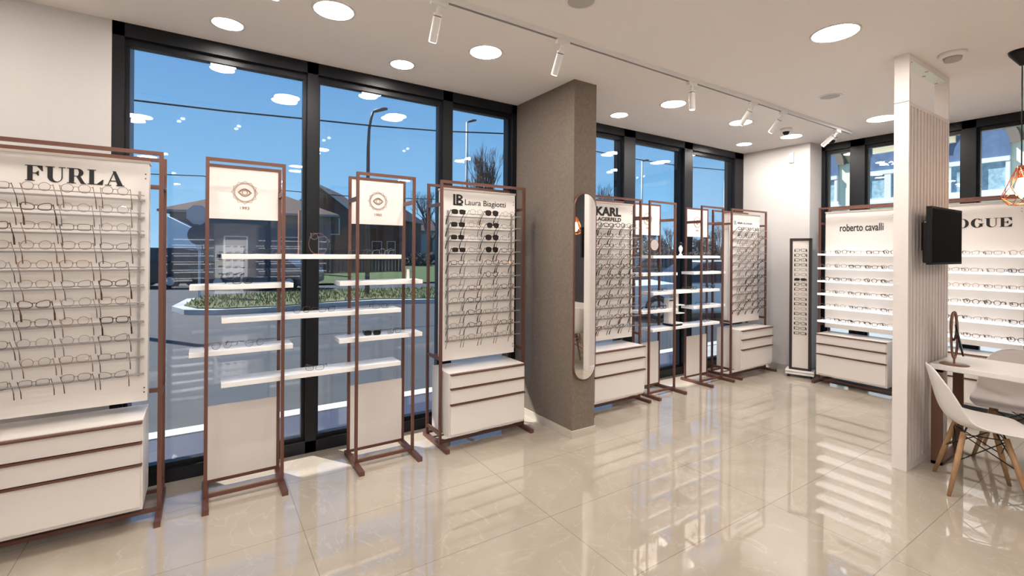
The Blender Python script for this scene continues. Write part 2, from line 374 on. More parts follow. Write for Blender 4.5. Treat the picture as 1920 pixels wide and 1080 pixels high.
STY = [('round', 'gold', 0), ('square', 'black', 0), ('cat', 'grey', 0), ('aviator', 'gold', 0), ('square', 'grey', 0), ('round', 'silver', 0),
       ('cat', 'brown', 0), ('square', 'brown', 0), ('aviator', 'grey', 0), ('round', 'black', 0), ('cat', 'black', 0), ('square', 'blue', 0),
       ('square', 'black', 1), ('aviator', 'black', 1)]
PRO = {}; USED = set()
def put_glasses(si, droop, parts, loc, rz, label, group, tilt=0, sc_=1.0, yaw=0):
    st, col, dark = STY[si]; key = (si, droop, parts)
    if key not in PRO: PRO[key] = glasses(st, col, dark, droop, parts)
    o = PRO[key]
    if key in USED: o = copy_tree(o)
    USED.add(key)
    o.location = loc; o.rotation_euler = (tilt, 0, rz + yaw); o.scale = (sc_,) * 3
    o.name = 'sunglasses' if dark else 'eyeglasses'
    tag(o, label, 'sunglasses' if dark else 'eyeglasses', group); return o
ADJ = {'gold': 'gold wire', 'grey': 'dark wire', 'silver': 'silver wire', 'black': 'black', 'brown': 'brown', 'blue': 'navy'}
SHP = {'round': 'round', 'square': 'rectangular', 'cat': 'cat-eye', 'aviator': 'teardrop'}
def gname(si):
    st, col, dark = STY[si]; return '%s %s %s' % (SHP[st], ADJ[col], 'sunglasses' if dark else 'eyeglasses')
ORD = ['top', 'second', 'third', 'fourth', 'fifth', 'sixth', 'seventh', 'eighth', 'ninth', 'tenth', 'bottom']
COL = ['leftmost', 'second from left', 'second from right', 'rightmost']

# ------------------------------------------------------------------ lettering
def serif_word(word, x0, z0, h, width, y0, y1):
    """fat-face roman capitals drawn as thick and thin strokes"""
    m = MB(); T = .26; t = .055; x = 0; out = []
    def ser(cx, z, w_): out.append([(cx - w_/2, z), (cx + w_/2, z), (cx + w_/2, z + .05), (cx - w_/2, z + .05)])
    def stem(a, wd=T): out.append([(a, 0), (a + wd, 0), (a + wd, 1), (a, 1)])
    def band(A, B):
        for i in range(len(A) - 1): out.append([A[i], A[i+1], B[i+1], B[i]])
    for ch in word:
        s = len(out)
        if ch in 'FEL':
            stem(.10); ser(.23, 0, .46); wd = {'F': .86, 'E': .92, 'L': .84}[ch]
            if ch != 'L': ser(.3, .95, .6); out.append([(.3, .95), (wd - .04, .95), (wd - .04, 1), (.3, 1)]); out.append([(wd - .30, .95), (wd - .05, .66), (wd, .66), (wd - .02, 1), (wd-.3, 1)])
            else: ser(.23, .95, .46)
            if ch != 'L': out.append([(.3, .47), (.62, .47), (.62, .53), (.3, .53)]); out.append([(.62, .34), (.66, .34), (.66, .66), (.62, .66), (.48, .5)])
            if ch != 'F': out.append([(.3, 0), (wd - .04, 0), (wd - .04, .05), (.3, .05)]); out.append([(wd - .34, 0), (wd - .02, 0), (wd + .03, .36), (wd - .02, .36), (wd-.34, .05)])
            adv = wd + .12
        elif ch == 'U':
            stem_top = .95; out.append([(.10, .32), (.36, .32), (.36, 1), (.10, 1)]); ser(.23, .95, .46); ser(.83, .95, .34)
            out.append([(.80, .32), (.86, .32), (.86, 1), (.80, 1)])
            band(circ(.48, .34, .38, .36, 14, PI, 2*PI, True), circ(.58, .34, .22, .29, 14, PI, 2*PI, True)); adv = 1.08
        elif ch == 'R':
            stem(.10); ser(.23, 0, .46); ser(.23, .95, .46)
            out.append([(.3, .95), (.55, .95), (.55, 1), (.3, 1)]); out.append([(.3, .46), (.55, .46), (.55, .51), (.3, .51)])
            band(circ(.55, .73, .30, .27, 14, -PI/2, PI/2, True), circ(.52, .73, .08, .215, 14, -PI/2, PI/2, True))
            out.append([(.46, .48), (.68, .50), (.92, .05), (.98, .05), (.98, 0), (.72, 0)]); adv = 1.05
        elif ch == 'A':
            out.append([(.12, .03), (.18, .03), (.53, 1), (.47, 1)]); out.append([(.40, 1), (.58, 1), (.98, .03), (.68, .03)])
            out.append([(.25, .30), (.70, .30), (.68, .36), (.27, .36)]); ser(.15, 0, .34); ser(.83, 0, .46); adv = 1.1
        elif ch == 'V':
            out.append([(.06, .97), (.36, .97), (.62, 0), (.48, 0)]); out.append([(.82, .97), (.88, .97), (.60, 0), (.54, 0)]); ser(.21, .95, .44); ser(.85, .95, .32); adv = 1.0
        elif ch == 'O':
            band(circ(.52, .5, .48, .52, 32, 0, 2*PI, True), circ(.52, .5, .20, .47, 32, 0, 2*PI, True)); adv = 1.12
        elif ch == 'G':
            band(circ(.52, .5, .48, .52, 28, .75, 2*PI - .5, True), circ(.54, .5, .20, .46, 28, .75, 2*PI - .5, True))
            out.append([(.72, .05), (.96, .12), (.96, .42), (.72, .42)]); ser(.84, .40, .44); out.append([(.86, .66), (.91, .66), (.91, 1), (.86, .92)]); adv = 1.15
        for i in range(s, len(out)): out[i] = [(px + x, pz) for px, pz in out[i]]
        x += adv
    k = width / x
    for i, P in enumerate(out):
        j = (i % 7) * .00006
        m.prism([(x0 + px * k, z0 + pz * h) for px, pz in P], y0 - j, y1)
    return m
def text_obj(body, width, height, x0, y, z0, parent, name='lettering', off=0.0, m=None):
    cu = bpy.data.curves.new('tmp', 'FONT'); cu.body = body; cu.size = 1; cu.extrude = .012; cu.offset = off
    tmp = bpy.data.objects.new('tmp', cu); C.objects.link(tmp)
    dg = bpy.context.evaluated_depsgraph_get(); dg.update(); me = bpy.data.meshes.new_from_object(tmp.evaluated_get(dg)); me.name = name
    bpy.data.objects.remove(tmp); bpy.data.curves.remove(cu)
    xs = [v.co.x for v in me.vertices]; ys = [v.co.y for v in me.vertices]
    kx = width / (max(xs) - min(xs)); kz = height / (max(ys) - min(ys)); bx, by = min(xs), min(ys)
    for v in me.vertices:
        X, Y_, Z_ = v.co; v.co = (x0 + (X - bx) * kx, y - Z_ * .1 - .0012, z0 + (Y_ - by) * kz)
    me.materials.clear(); me.materials.append(m or INK)
    o = bpy.data.objects.new(name, me); C.objects.link(o); o.parent = parent; return o

# ------------------------------------------------------------------ racks
RODZ = [1.795 - .0975 * i for i in range(11)]
RODK = [z - .042 for z in RODZ]
def rack(name, x, y, rz, label, rods=True, W=.765, lit=False, RODZ=RODZ):
    t = thing(name, (x, y, 0), rz, label, 'display rack')
    f = MB(); p = .010
    for xx in (0, W):
        f.box(xx - p, xx + p, -.01, .01, .03, 2.05); f.box(xx - p, xx + p, .24, .26, .03, 2.05)
        f.box(xx - p*1.5, xx + p*1.5, -.145, .30, 0, .03)
        for z in (1.865, .675, .10): f.box(xx - p*.8, xx + p*.8, 0, .25, z - .012, z + .012)
        s = 1 if xx == 0 else -1
        for z in (1.865, .675): f.box(min(xx, xx + s*.06), max(xx, xx + s*.06), .135, .155, z - .012, z + .012)
    for yy in (0, .25): f.box(p, W - p, yy - .01, yy + .01, 2.03, 2.05)
    f.box(p, W - p, -.01, .01, .03, .05); f.box(p, W - p, .24, .26, .03, .05)
    f.build('frame', COPPER, t)
    b = MB().box(.04, .705, .05, .14, .645, 1.985).build('board', WHITE, t)
    MB().box(.035, .71, .045, .145, 1.985, 2.0).build('top_cap', mat('cap_beige', (.50, .44, .39), .5), b)
    for sx in (.690,):
        for sz in (1.925, 1.90, .72, .695): MB().tube([(sx, .05, sz), (sx, .047, sz)], .0035, 8).build('screw', BLACK, b)
    c = MB().box(.02, .70, -.11, .20, .105, .585).build('cabinet_body', WHITE, t)
    for z0, z1 in ((.478, .570), (.360, .462), (.128, .344)):
        d = MB().box(.028, .692, -.13, -.111, z0, z1).build('drawer', WHITE, t)
        MB().box(.028, .698, -.142, -.112, z1 + .002, z1 + .011).build('handle', COPPER, d)
    if rods:
        for z in RODZ:
            m = MB().tube([(.055, -.055, z), (.695, -.055, z)], .0028, 6).build('rod', STEEL, t)
        for xx in (.075, .665):
            MB().box(xx - .005, xx + .005, .036, .046, RODZ[-1] - .03, RODZ[0] + .03).build('upright_strip', STEEL, t)
        for z in RODZ:
            m = MB().box(.055, .690, .030, .040, z - .024, z - .014).build('back_rail', STEEL, t)
        for z in RODZ:
            for xx in (.075, .665): MB().tube([(xx, .04, z - .019), (xx, -.055, z)], .0022, 5).build('rod_bracket', STEEL, t)
    if lit:
        for z in (1.51, 1.35, 1.20, 1.05, .895, .735):
            MB().box(.01, .73, -.075, .048, z - .022, z - .002).build('lit_shelf', LIT, t)
    return t, b
def fill_rack(x, y, where, group, parts, skip=(), fixed=None, seed=1, palette=None, RODZ=RODZ):
    rnd = random.Random(seed)
    for r, z in enumerate(RODZ):
        for c in range(4):
            if (r, c) in skip: continue
            si = (fixed or {}).get((r, c)); si = rnd.choice(palette or range(12)) if si is None else si
            xx = x + .115 + c * .152 + rnd.uniform(-.006, .006)
            put_glasses(si, .60, parts, (xx, y - .058, z + .012 + (.004 if STY[si][0] in ('round', 'aviator') else 0)), 0,
                        '%s, %s rod, %s, %s' % (gname(si), ORD[r], COL[c], where), group, tilt=-.10, yaw=rnd.uniform(-.05, .05), sc_=rnd.uniform(.97, 1.05))
YF = 3.305
furla, fb = rack('display_rack', -.975, YF, 0, 'brown framed display rack at the left edge, bold serif lettering on its board')
serif_word('FURLA', .205, 1.848, .080, .395, .048, .0499).build('lettering', INK, fb)
fill_rack(-.975, YF, 'rack at left edge', 'eyeglasses on the left edge rack', True, seed=3, palette=[0, 2, 3, 4, 5, 8, 6, 0, 3, 5], fixed={(7, 3): 1, (3, 3): 2, (8, 3): 2, (9, 3): 4, (10, 3): 2})
laura, lb = rack('display_rack', 1.512, YF, 0, 'brown framed display rack with sunglasses, left of the grey pillar')
text_obj('Laura Biagiotti', .385, .058, .225, .05, 1.862, lb)
m = MB(); zb = 1.868; xb = .122
m.box(xb, xb + .018, .0478, .0499, zb, zb + .088).box(xb, xb + .082, .0478, .0499, zb, zb + .010)
m.box(xb + .026, xb + .045, .0477, .0498, zb + .010, zb + .088)
for cz, h, wd in ((zb + .029, .022, .044), (zb + .067, .021, .038)):
    m.strip(circ(xb + .045, cz, wd, h, 12, -PI/2, PI/2, True), circ(xb + .045, cz, wd - .018, h - .012, 12, -PI/2, PI/2, True), .0479, .0499)
m.build('emblem', INK, lb)
fill_rack(1.512, YF, 'rack left of pillar', 'glasses on the rack left of the pillar', True, seed=5, palette=[0, 2, 4, 5, 8, 7, 10, 3],
          fixed={(0, 0): 12, (1, 0): 12, (2, 0): 12, (3, 0): 12, (0, 2): 13, (1, 2): 13, (2, 2): 13, (3, 2): 13, (0, 1): 5, (1, 1): 0, (5, 2): 9, (4, 2): 6, (3, 1): 2})
karl, kb = rack('display_rack', 2.962, YF, 0, 'brown framed display rack with heavy black lettering, just right of the pillar', RODZ=RODK)
text_obj('KARL', .345, .088, .19, .05, 1.862, kb, off=.044)
text_obj('LAGERFELD', .345, .038, .19, .05, 1.812, kb, off=.024)
fill_rack(2.962, YF, 'rack right of pillar', 'eyeglasses on the rack right of the pillar', False, RODZ=RODK, seed=8, palette=[1, 2, 4, 9, 10, 2, 8, 4, 7, 6])
farr, ab = rack('display_rack', 5.332, YF, 0, 'brown framed display rack in the far corner beside the white wall')
m = MB()
for k, xx in enumerate((.13, .16)): m.tube([(xx, .048, 1.91), (xx + .008, .048, 1.87), (xx + .016, .048, 1.86)], .003, 5)
m.build('emblem', INK, ab)
text_obj('ANA', .115, .026, .20, .05, 1.872, ab, off=.03)
text_obj('HICKMANN', .205, .022, .325, .05, 1.872, ab, off=-.004)
fill_rack(5.332, YF, 'rack in far corner', 'eyeglasses on the far corner rack', False, seed=12, palette=[0, 3, 5, 8, 4, 2, 7, 10])

def lit_rack(y0, where, label, word_fn, seed, n=5):
    t, b = rack('display_rack', 6.075, y0, -PI/2, label, rods=False, lit=True)
    word_fn(b)
    rnd = random.Random(seed)
    for r, z in enumerate((1.51, 1.35, 1.20, 1.05, .895, .735)):
        for c in range(n):
            si = rnd.choice([1, 2, 4, 9, 10, 7, 0, 8, 6, 4, 11]); lx = .085 + c * (.60 / (n - 1)) + rnd.uniform(-.012, .012); ly = -.055 + rnd.uniform(-.005, .008)
            o = put_glasses(si, .0, False, (6.075 + ly, y0 - lx, z - .002 + .0185 + (.003 if STY[si][0] in ('round', 'aviator') else 0)), -PI/2,
                '%s, %s lit shelf, %s, %s' % (gname(si), (ORD[:5] + ['bottom'])[r], ['leftmost', 'second from left', 'middle', 'second from right', 'rightmost'][c], where),
                'eyeglasses on lit shelves, ' + where, yaw=rnd.uniform(-.12, .12))
cav = lit_rack(2.655, 'back rack beside tower', 'back wall display rack with six glowing shelves and rounded lowercase lettering, beside the tower',
    lambda b: text_obj('roberto cavalli', .415, .082, .19, .05, 1.765, b, off=.012), 21)
vog = lit_rack(1.715, 'rack behind partition', 'display rack with glowing shelves behind the wall screen at the right edge',
    lambda b: serif_word('VOGUE', .165, 1.765, .085, .475, .048, .0499).build('lettering', INK, b), 22)

# ------------------------------------------------------------------ open shelf stands
def stand(x, label, sign=True):
    t = thing('shelf_stand', (x, 3.31, 0), 0, label, 'display stand', 'narrow brown stands with round emblem sign')
    W = .41; p = .0095; f = MB()
    for xx in (0, W):
        f.box(xx - p, xx + p, -.0095, .0095, .03, 2.05); f.box(xx - p, xx + p, .20, .219, .03, 2.045)
        f.box(xx - .017, xx + .017, -.155, .26, 0, .03); f.box(xx - .007, xx + .007, 0, .21, 1.85, 1.88)
    for yy, z in ((0, 2.05), (.21, 2.045)): f.box(p, W - p, yy - .0095, yy + .0095, z - .02, z)
    f.box(p, W - p, -.0095, .0095, .03, .05); f.box(p, W - p, .20, .219, .03, .05)
    f.build('frame', COPPER, t)
    s = MB().box(p, W - p, .203, .215, 1.70, 2.025).build('sign_board', WHITE, t)
    cx, cz = W * .5 - .0, 1.875; m = MB(); y = .2025
    def loop(P, r=.0011): m.tube([(a, y, b) for a, b in P], r, 4, closed=True)
    nn = 12
    loop([(cx + (.075 if i % 2 == 0 else .064) * math.cos(PI * i / nn + PI/2), cz + (.075 if i % 2 == 0 else .064) * math.sin(PI * i / nn + PI/2)) for i in range(2*nn)], .0012)
    for k in range(4):
        loop([(cx + .067 * math.cos(2*PI*i/6 + PI/2 + k*PI/12), cz + .067 * math.sin(2*PI*i/6 + PI/2 + k*PI/12)) for i in range(6)], .0007)
    loop(circ(cx, cz, .055, .055, 36), .0007); loop(circ(cx, cz, .015, .015, 24), .0022)
    A = [(cx - .038 + .076 * i / 16, cz + .025 * math.sin(PI * i / 16)) for i in range(17)]; B = [(cx - .038 + .076 * i / 16, cz - .025 * math.sin(PI * i / 16)) for i in range(15, 0, -1)]
    loop(A + B, .0025); loop([(cx + (a - cx) * .8, cz + (b - cz) * .85) for a, b in A + B], .0018)
    m.build('emblem', EMB, s)
    text_obj('1993', .052, .018, cx - .026, y, 1.765, s, name='date', m=EMB)
    MB().box(p, W - p, .204, .214, .05, .515).build('lower_panel', WHITE, t)
    return t
stand(.008, 'narrow brown metal stand with emblem sign, leftmost, beside the left edge rack')
stand(.882, 'narrow brown metal stand with emblem sign, second from left, before the second window bay')
stand(3.872, 'narrow brown metal stand with emblem sign, first one right of the pillar')
stand(4.752, 'narrow brown metal stand with emblem sign, beside the far corner rack')
def shelf(x0, x1, z, label):
    o = MB().box(x0, x1, 3.325, 3.497, z - .030, z).build('shelf', SHELF, None, bevel=.002)
    tag(o, label, 'shelf', 'white shelves across the narrow stands'); return o
for bx, nm in ((0, 'left pair of stands'), (3.87, 'right pair of stands')):
    for z, n_ in ((1.475, 'top'), (1.085, 'middle'), (.695, 'lowest')):
        shelf(bx + .083, bx + 1.205 + (.06 if bx else 0), z, '%s long white shelf joining the %s' % (n_, nm))
    for z, n_ in ((1.29, 'upper'), (.895, 'lower')):
        shelf(bx - .078, bx + .48, z, '%s short white shelf on the first stand of the %s' % (n_, nm))
        shelf(bx + .77, bx + 1.372, z, '%s short white shelf on the second stand of the %s' % (n_, nm))
def on_shelf(si, px, z, where, parts=True, Y=3.40, yaw=None):
    X = on_y(px, Y); rnd = random.Random(px)
    h = .0185 + (.004 if STY[si][0] in ('round', 'aviator') else 0)
    put_glasses(si, 0, parts, (X, Y - .03, z + h), 0, '%s %s' % (gname(si), where), 'glasses on the open shelves', yaw=rnd.uniform(-.35, .35) if yaw is None else yaw)
for a in [(1, 680, 1.475, 'on the top long shelf, left of another pair'), (5, 722, 1.475, 'on the top long shelf, near its right end'), (4, 500, 1.475, 'on the top long shelf, near its left end'),
          (10, 455, 1.29, 'on the upper short shelf of the leftmost stand'), (2, 612, 1.085, 'on the middle long shelf between two stands'), (4, 712, 1.085, 'on the middle long shelf, right end'), (8, 565, 1.085, 'on the middle long shelf beside the leftmost stand'),
          (0, 417, .895, 'on the lower short shelf of the leftmost stand, left'), (5, 478, .895, 'on the lower short shelf of the leftmost stand, right'), (12, 697, .895, 'on the lower short shelf of the second stand'), (4, 738, .895, 'by the small chrome prop on a short shelf'),
          (2, 590, .695, 'on the lowest long shelf between two stands')]: on_shelf(*a)
for a in [(1, 1232, 1.475, 'top shelf right of the pillar, left end'), (9, 1296, 1.475, 'top shelf right of the pillar, middle'), (5, 1322, 1.475, 'top shelf right of the pillar, right end'),
          (10, 1232, 1.29, 'upper short shelf of the third stand'), (2, 1322, 1.29, 'upper short shelf of the fourth stand'), (4, 1238, 1.085, 'middle long shelf right of the pillar, left'), (7, 1296, 1.085, 'middle long shelf right of the pillar, middle'), (9, 1330, 1.085, 'middle long shelf right of the pillar, right end'),
          (1, 1222, .895, 'lower short shelf of the third stand, left'), (10, 1240, .895, 'lower short shelf of the third stand, right'), (4, 1320, .895, 'lower short shelf of the fourth stand'), (8, 1322, .695, 'lowest long shelf right of the pillar')]: on_shelf(*a, False)
# ring stand holding a pair of glasses
X = on_y(597, 3.40)
t = thing('ring_stand', (X, 3.40, 1.475), 0, 'copper ring display prop holding glasses on the top long shelf', 'display prop')
MB().tube([(.062 * math.cos(2*PI*i/32), 0, .072 + .072 * math.sin(2*PI*i/32)) for i in range(32)], .0022, 6, closed=True).build('ring', COPPER, t, smooth=True)
MB().box(-.035, .035, -.02, .02, 0, .004).build('foot', CAGE, t)
MB().tube([(0, 0, .002), (0, 0, .12)], .0015, 6).build('pin', STEEL, t)
put_glasses(5, 0, True, (X, 3.385, 1.475 + .112), 0, 'silver wire glasses hung in the copper ring on the top shelf', 'glasses on the open shelves', yaw=-.25).rotation_euler[1] = .35
X = on_y(734, 3.42)
t = thing('wire_prop', (X, 3.42, .895), 0, 'small chrome wire prop on the lower short shelf of the second stand', 'display prop')
MB().tube([(0, 0, .003), (0, 0, .10), (.012, -.005, .115), (-.012, -.005, .115)], .0018, 6).build('stem', STEEL, t); MB().lathe([(0, .004), (.018, .003), (.02, 0)], n=16).build('base', STEEL, t)
X = on_y(767, 3.40)
t = thing('card_holder', (X, 3.42, 1.29), 0, 'small white price card on the upper short shelf of the second stand', 'card')
MB().prism([(-.012, 0), (.012, 0), (.010, .075), (-.010, .075)], -.002, .002).build('card', SHELF, t); MB().box(-.014, .014, -.012, .012, 0, .004).build('foot', SHELF, t)
X = on_y(1227, 3.42)
t = thing('table_mirror', (X, 3.42, 1.475), -.3, 'small round mirror standing on the top shelf right of the pillar', 'mirror')
MB().tube([(.05*math.cos(2*PI*i/28), 0, .115 + .06*math.sin(2*PI*i/28)) for i in range(28)], .003, 6, closed=True).build('rim', COPPER, t)
m = MB(); P = circ(0, .115, .05, .06, 28); m.prism(P, -.002, .002); m.build('mirror_glass', MIRROR, t)
MB().tube([(0, 0, 0), (0, 0, .056)], .003, 8).lathe([(0, .005), (.035, .004), (.036, 0)], n=20).build('stem', COPPER, t)
X = on_y(1276, 3.42)
t = thing('figurine', (X, 3.42, 1.475), 0, 'small white figurine with dark head on the top shelf right of the pillar', 'figurine')
MB().lathe([(.024, 0), (.02, .01), (.008, .03), (.02, .06), (.024, .085), (.012, .11), (.008, .118)], n=16).build('body', SHELL, t, smooth=True)
MB().lathe([(0, .112), (.016, .12), (.02, .135), (.012, .152), (0, .156)], n=14).build('head', BLACK, t, smooth=True)
t = thing('brochure_box', (on_y(1262, 3.40), 3.40, .70), .0, 'small white tiered counter display on the lowest shelf right of the pillar', 'counter display')
MB().box(-.075, .10, -.055, .075, 0, .02).build('base', BLACK, t); MB().box(-.07, .095, -.065, .07, .02, .032).build('tray', SHELF, t)
MB().box(-.07, .05, .0, .065, .032, .30).build('back_box', SHELL, t, bevel=.003)
for z in (.13, .22): MB().box(.0, .13, -.06, .02, z, z + .008).build('tier', SHELF, t)
MB().box(.04, .10, .0, .065, .12, .345).build('side_box', SHELF, t); MB().box(-.06, .04, -.003, .0, .27, .282).build('label_strip', BLACK, t)

# ------------------------------------------------------------------ pillar mirror
t = thing('wall_mirror', (2.597, 2.90, 1.223), 0, 'tall pill-shaped mirror in thin brown frame on the pillar', 'mirror')
def pill(r, h, n=16): return circ(0, h - r, r, r, n, 0, PI, True) + circ(0, -h + r, r, r, n, PI, 2*PI, True)
MB().prism(pill(.112, .756), -.022, -.004).build('mirror_glass', MIRROR, t)
MB().tube([(a, -.016, b) for a, b in pill(.115, .760)], .0075, 6, closed=True).build('frame', COPPER, t)
MB().prism(pill(.10, .74), -.006, 0).build('backing', BLACK, t)

# ------------------------------------------------------------------ tower of glasses
TW = -1.22
t = thing('glasses_tower', (6.135, 2.89, 0), TW, 'slim dark framed tower display holding one column of glasses by the corner wall', 'display tower')
MB().box(-.15, .15, -.11, .10, .035, .06).box(-.15, .15, -.11, .10, .065, .085).build('base', SHELL, t, bevel=.004)
for xx in (-.12, .12):
    for yy in (-.07, .06): MB().tube([(xx - .008, yy, .018), (xx + .008, yy, .018)], .018, 12).build('castor', BLACK, t)
MB().box(-.09, .09, -.045, .06, .09, 1.67).build('column', WHITE, t)
f = MB(); f.box(-.115, -.085, -.055, .07, .085, 1.69).box(.085, .115, -.055, .07, .085, 1.69).box(-.115, .115, -.055, .07, 1.665, 1.695).box(-.115, .115, -.055, .07, .085, .11)
f.build('frame', mat('dark_tower_frame', (.025, .02, .022), .4), t)
dt = Vector((math.sin(TW), -math.cos(TW)))
for i in range(18):
    z = 1.55 - i * .0595; si = [1, 9, 10, 1, 4, 2, 12, 9, 6, 0, 7, 1, 3, 10, 4, 9, 6, 1][i]
    put_glasses(si, 0, False, (6.135 + dt.x * .075, 2.89 + dt.y * .075, z), TW, '%s on the slim tower, number %s from its top' % (gname(si), ['one', 'two', 'three', 'four', 'five', 'six', 'seven', 'eight', 'nine', 'ten', 'eleven', 'twelve', 'thirteen', 'fourteen', 'fifteen', 'sixteen', 'seventeen', 'eighteen'][i]), 'glasses on the slim tower').scale = (1, .24, .9)

# ------------------------------------------------------------------ slatted partition, wall screen
t = thing('slatted_partition', (4.07, 1.22, 0), 0, 'white vertical slat partition standing floor to ceiling', 'partition')
SL = mat('partition_white', (.82, .765, .73), .5)
MB().box(0, .03, 0, .085, 0, 2.565).build('end_panel', SL, t)
MB().box(.82, .845, 0, .085, 0, 2.565).build('end_post', SL, t)
for i in range(12): MB().box(.052 + i * .0655, .078 + i * .0655, .0, .05, .05, 2.54).build('slat', SL, t, bevel=.001)
MB().box(.03, .82, .05, .06, .05, 2.54).build('back_sheet', mat('partition_pink', (.72, .645, .61), .6), t)
MB().box(.03, .82, 0, .085, 0, .05).build('bottom_rail', SL, t); MB().box(.03, .82, 0, .085, 2.54, 2.565).build('top_rail', SL, t)
MB().box(0, .03, 0, .085, 2.57, HC - .0).build('upper_post', SL, t); MB().box(.82, .845, 0, .085, 2.57, HC).build('upper_post', SL, t)
MB().box(.03, .82, 0, .085, HC - .035, HC).build('ceiling_rail', SL, t)
pl = MB().box(.06, .80, .004, .08, HC - .039, HC - .035).build('fixing_plate', mat('plate_green', (.72, .78, .66), .5), t)
for xx, yy in ((.09, .02), (.40, .02), (.50, .062), (.77, .062)): MB().lathe([(.0, -.004), (.010, -.003), (.012, 0)], (xx, yy, HC - .039), 10).build('screw', STEEL, pl)
t = thing('wall_screen', (4.42, 1.22, 1.635), 0, 'black television screen mounted on the slatted partition', 'television')
MB().box(-.315, .34, -.115, -.085, -.20, .20).build('casing', BLACK, t, bevel=.003)
MB().box(-.30, .325, -.1155, -.115, -.185, .185).build('screen_glass', mat('screen_glass', (.002, .002, .0025), .05, spec=.12), t)
MB().box(-.28, .28, -.087, -.055, -.19, .10).build('rear_housing', BLACK, t, bevel=.01)
MB().box(-.10, .10, -.055, -.0, -.10, .10).build('bracket', BLACK, t)

# ------------------------------------------------------------------ table, table mirror, chairs
t = thing('table', (4.40, 0, 0), 0, 'white topped table on brown flat metal legs against the partition', 'table')
MB().box(-.02, .52, -1.0, 1.19, .683, .722).build('table_top', mat('white_table', (.82, .79, .765), .25), t, bevel=.006)
LEGM = mat('brown_leg_metal', (.22, .115, .085), .45, .4)
for yy in (1.12, -.93):
    m = MB().box(0, .022, yy, yy + .06, 0, .683).box(.478, .50, yy, yy + .06, 0, .683).box(0, .5, yy, yy + .06, 0, .022).box(0, .5, yy, yy + .06, .665, .683)
    m.build('leg', LEGM, t)
t = thing('vanity_mirror', (4.475, 1.075, .722), 0, 'round tabletop mirror with brown oval frame on the white table', 'mirror')
MB().lathe([(0, .008), (.075, .006), (.082, 0)], n=32).build('base', mat('bronze', (.28, .16, .12), .35, .6), t, smooth=True)
BZ = mat('bronze', (0, 0, 0))
MB().tube([(0, 0, .005), (0, 0, .045)], .006, 10).build('stem', BZ, t)
dirf = (.35, -.94)
def oval(w_, h, zc, off, n=36, tl=0, ax=(.94, .35)):
    return [(ax[0] * w_ * math.cos(2*PI*i/n) + off[0] + tl * h * math.sin(2*PI*i/n) * -ax[1], ax[1] * w_ * math.cos(2*PI*i/n) + off[1] + tl * h * math.sin(2*PI*i/n) * ax[0], zc + h * math.sin(2*PI*i/n)) for i in range(n)]
MB().tube(oval(.026, .165, .21, (0, 0), ax=(.9, -.43)), .0075, 7, closed=True).build('oval_frame', BZ, t, smooth=True)
MB().tube(oval(.024, .10, .27, (.02, .01), ax=(.9, -.43)), .0065, 7, closed=True).build('inner_oval', BZ, t, smooth=True)
m = MB(); c0 = Vector((.030, -.020, .172)); ay = Vector((.97, .23, 0)).normalized(); up = Vector((.21, -.137, -1)).normalized(); nm = ay.cross(up).normalized()
P = [c0 + ay * .105 * math.cos(2*PI*i/32) + up * .118 * math.sin(2*PI*i/32) for i in range(32)]
m.add([p + nm * .005 for p in P] + [p - nm * .005 for p in P], [tuple(range(32)), tuple(range(63, 31, -1))] + [(i, i + 32, (i+1) % 32 + 32, (i+1) % 32) for i in range(32)])
m.build('mirror_disc', BLACK, t)
def chair(x, y, rz, label, shellm):
    """moulded shell chair, front towards local -y"""
    t = thing('shell_chair', (x, y, 0), rz, label, 'chair', 'white shell chairs at the table')
    prof = [(-.235, .405, .17, -.02), (-.225, .425, .20, -.01), (-.19, .435, .215, .0), (-.10, .425, .225, .015), (.0, .412, .228, .035), (.08, .410, .228, .055), (.14, .425, .226, .075), (.18, .46, .222, .085),
            (.205, .51, .218, .08), (.222, .57, .212, .07), (.236, .63, .20, .055), (.25, .69, .18, .035), (.262, .74, .145, .02), (.268, .765, .10, .012), (.270, .778, .05, .008)]
    nu = 16; vs = []; fs = []; N = len(prof)
    for k, (py, pz, hw, lift) in enumerate(prof):
        a = prof[min(k + 1, N - 1)]; b = prof[max(k - 1, 0)]; ty, tz = a[0] - b[0], a[1] - b[1]; l = math.hypot(ty, tz); ny, nz = -tz / l, ty / l
        for i in range(nu + 1):
            u = -1 + 2 * i / nu; q = abs(u) ** 2.6 * lift
            vs.append((u * hw, py + ny * q, pz + nz * q))
    for k in range(N - 1):
        for i in range(nu): fs.append((k*(nu+1)+i, k*(nu+1)+i+1, (k+1)*(nu+1)+i+1, (k+1)*(nu+1)+i))
    s = MB().add(vs, fs).build('seat_shell', shellm, t, smooth=True)
    md = s.modifiers.new('sub', 'SUBSURF'); md.levels = 1; md.render_levels = 2
    md = s.modifiers.new('th', 'SOLIDIFY'); md.thickness = .008; md.offset = 0
    tops = {}; bots = {}
    for sx in (-1, 1):
        for sy in (-1, 1):
            a = Vector((sx * .105, .015 + sy * .095, .385)); b = Vector((sx * .195, .01 + sy * .185, 0)); tops[sx, sy] = a; bots[sx, sy] = b
            MB().tube([a, a.lerp(b, .5), b], [.0155, .0155, .0105], 12).build('leg', WOOD, t, smooth=True)
    w_ = MB(); P = lambda k, f: tops[k].lerp(bots[k], f)
    for a, b in (((-1, -1), (1, -1)), ((1, -1), (1, 1)), ((1, 1), (-1, 1)), ((-1, 1), (-1, -1))):
        w_.tube([P(a, .04), P(b, .45)], .0035, 6); w_.tube([P(b, .04), P(a, .45)], .0035, 6)
        w_.tube([P(a, .03), P(b, .03)], .0035, 6)
    for k in tops: w_.tube([P(k, .04), (k[0] * .10, k[1] * .08 + .015, .418)], .005, 6)
    w_.build('wire_bracing', BLACK, t)
    return t
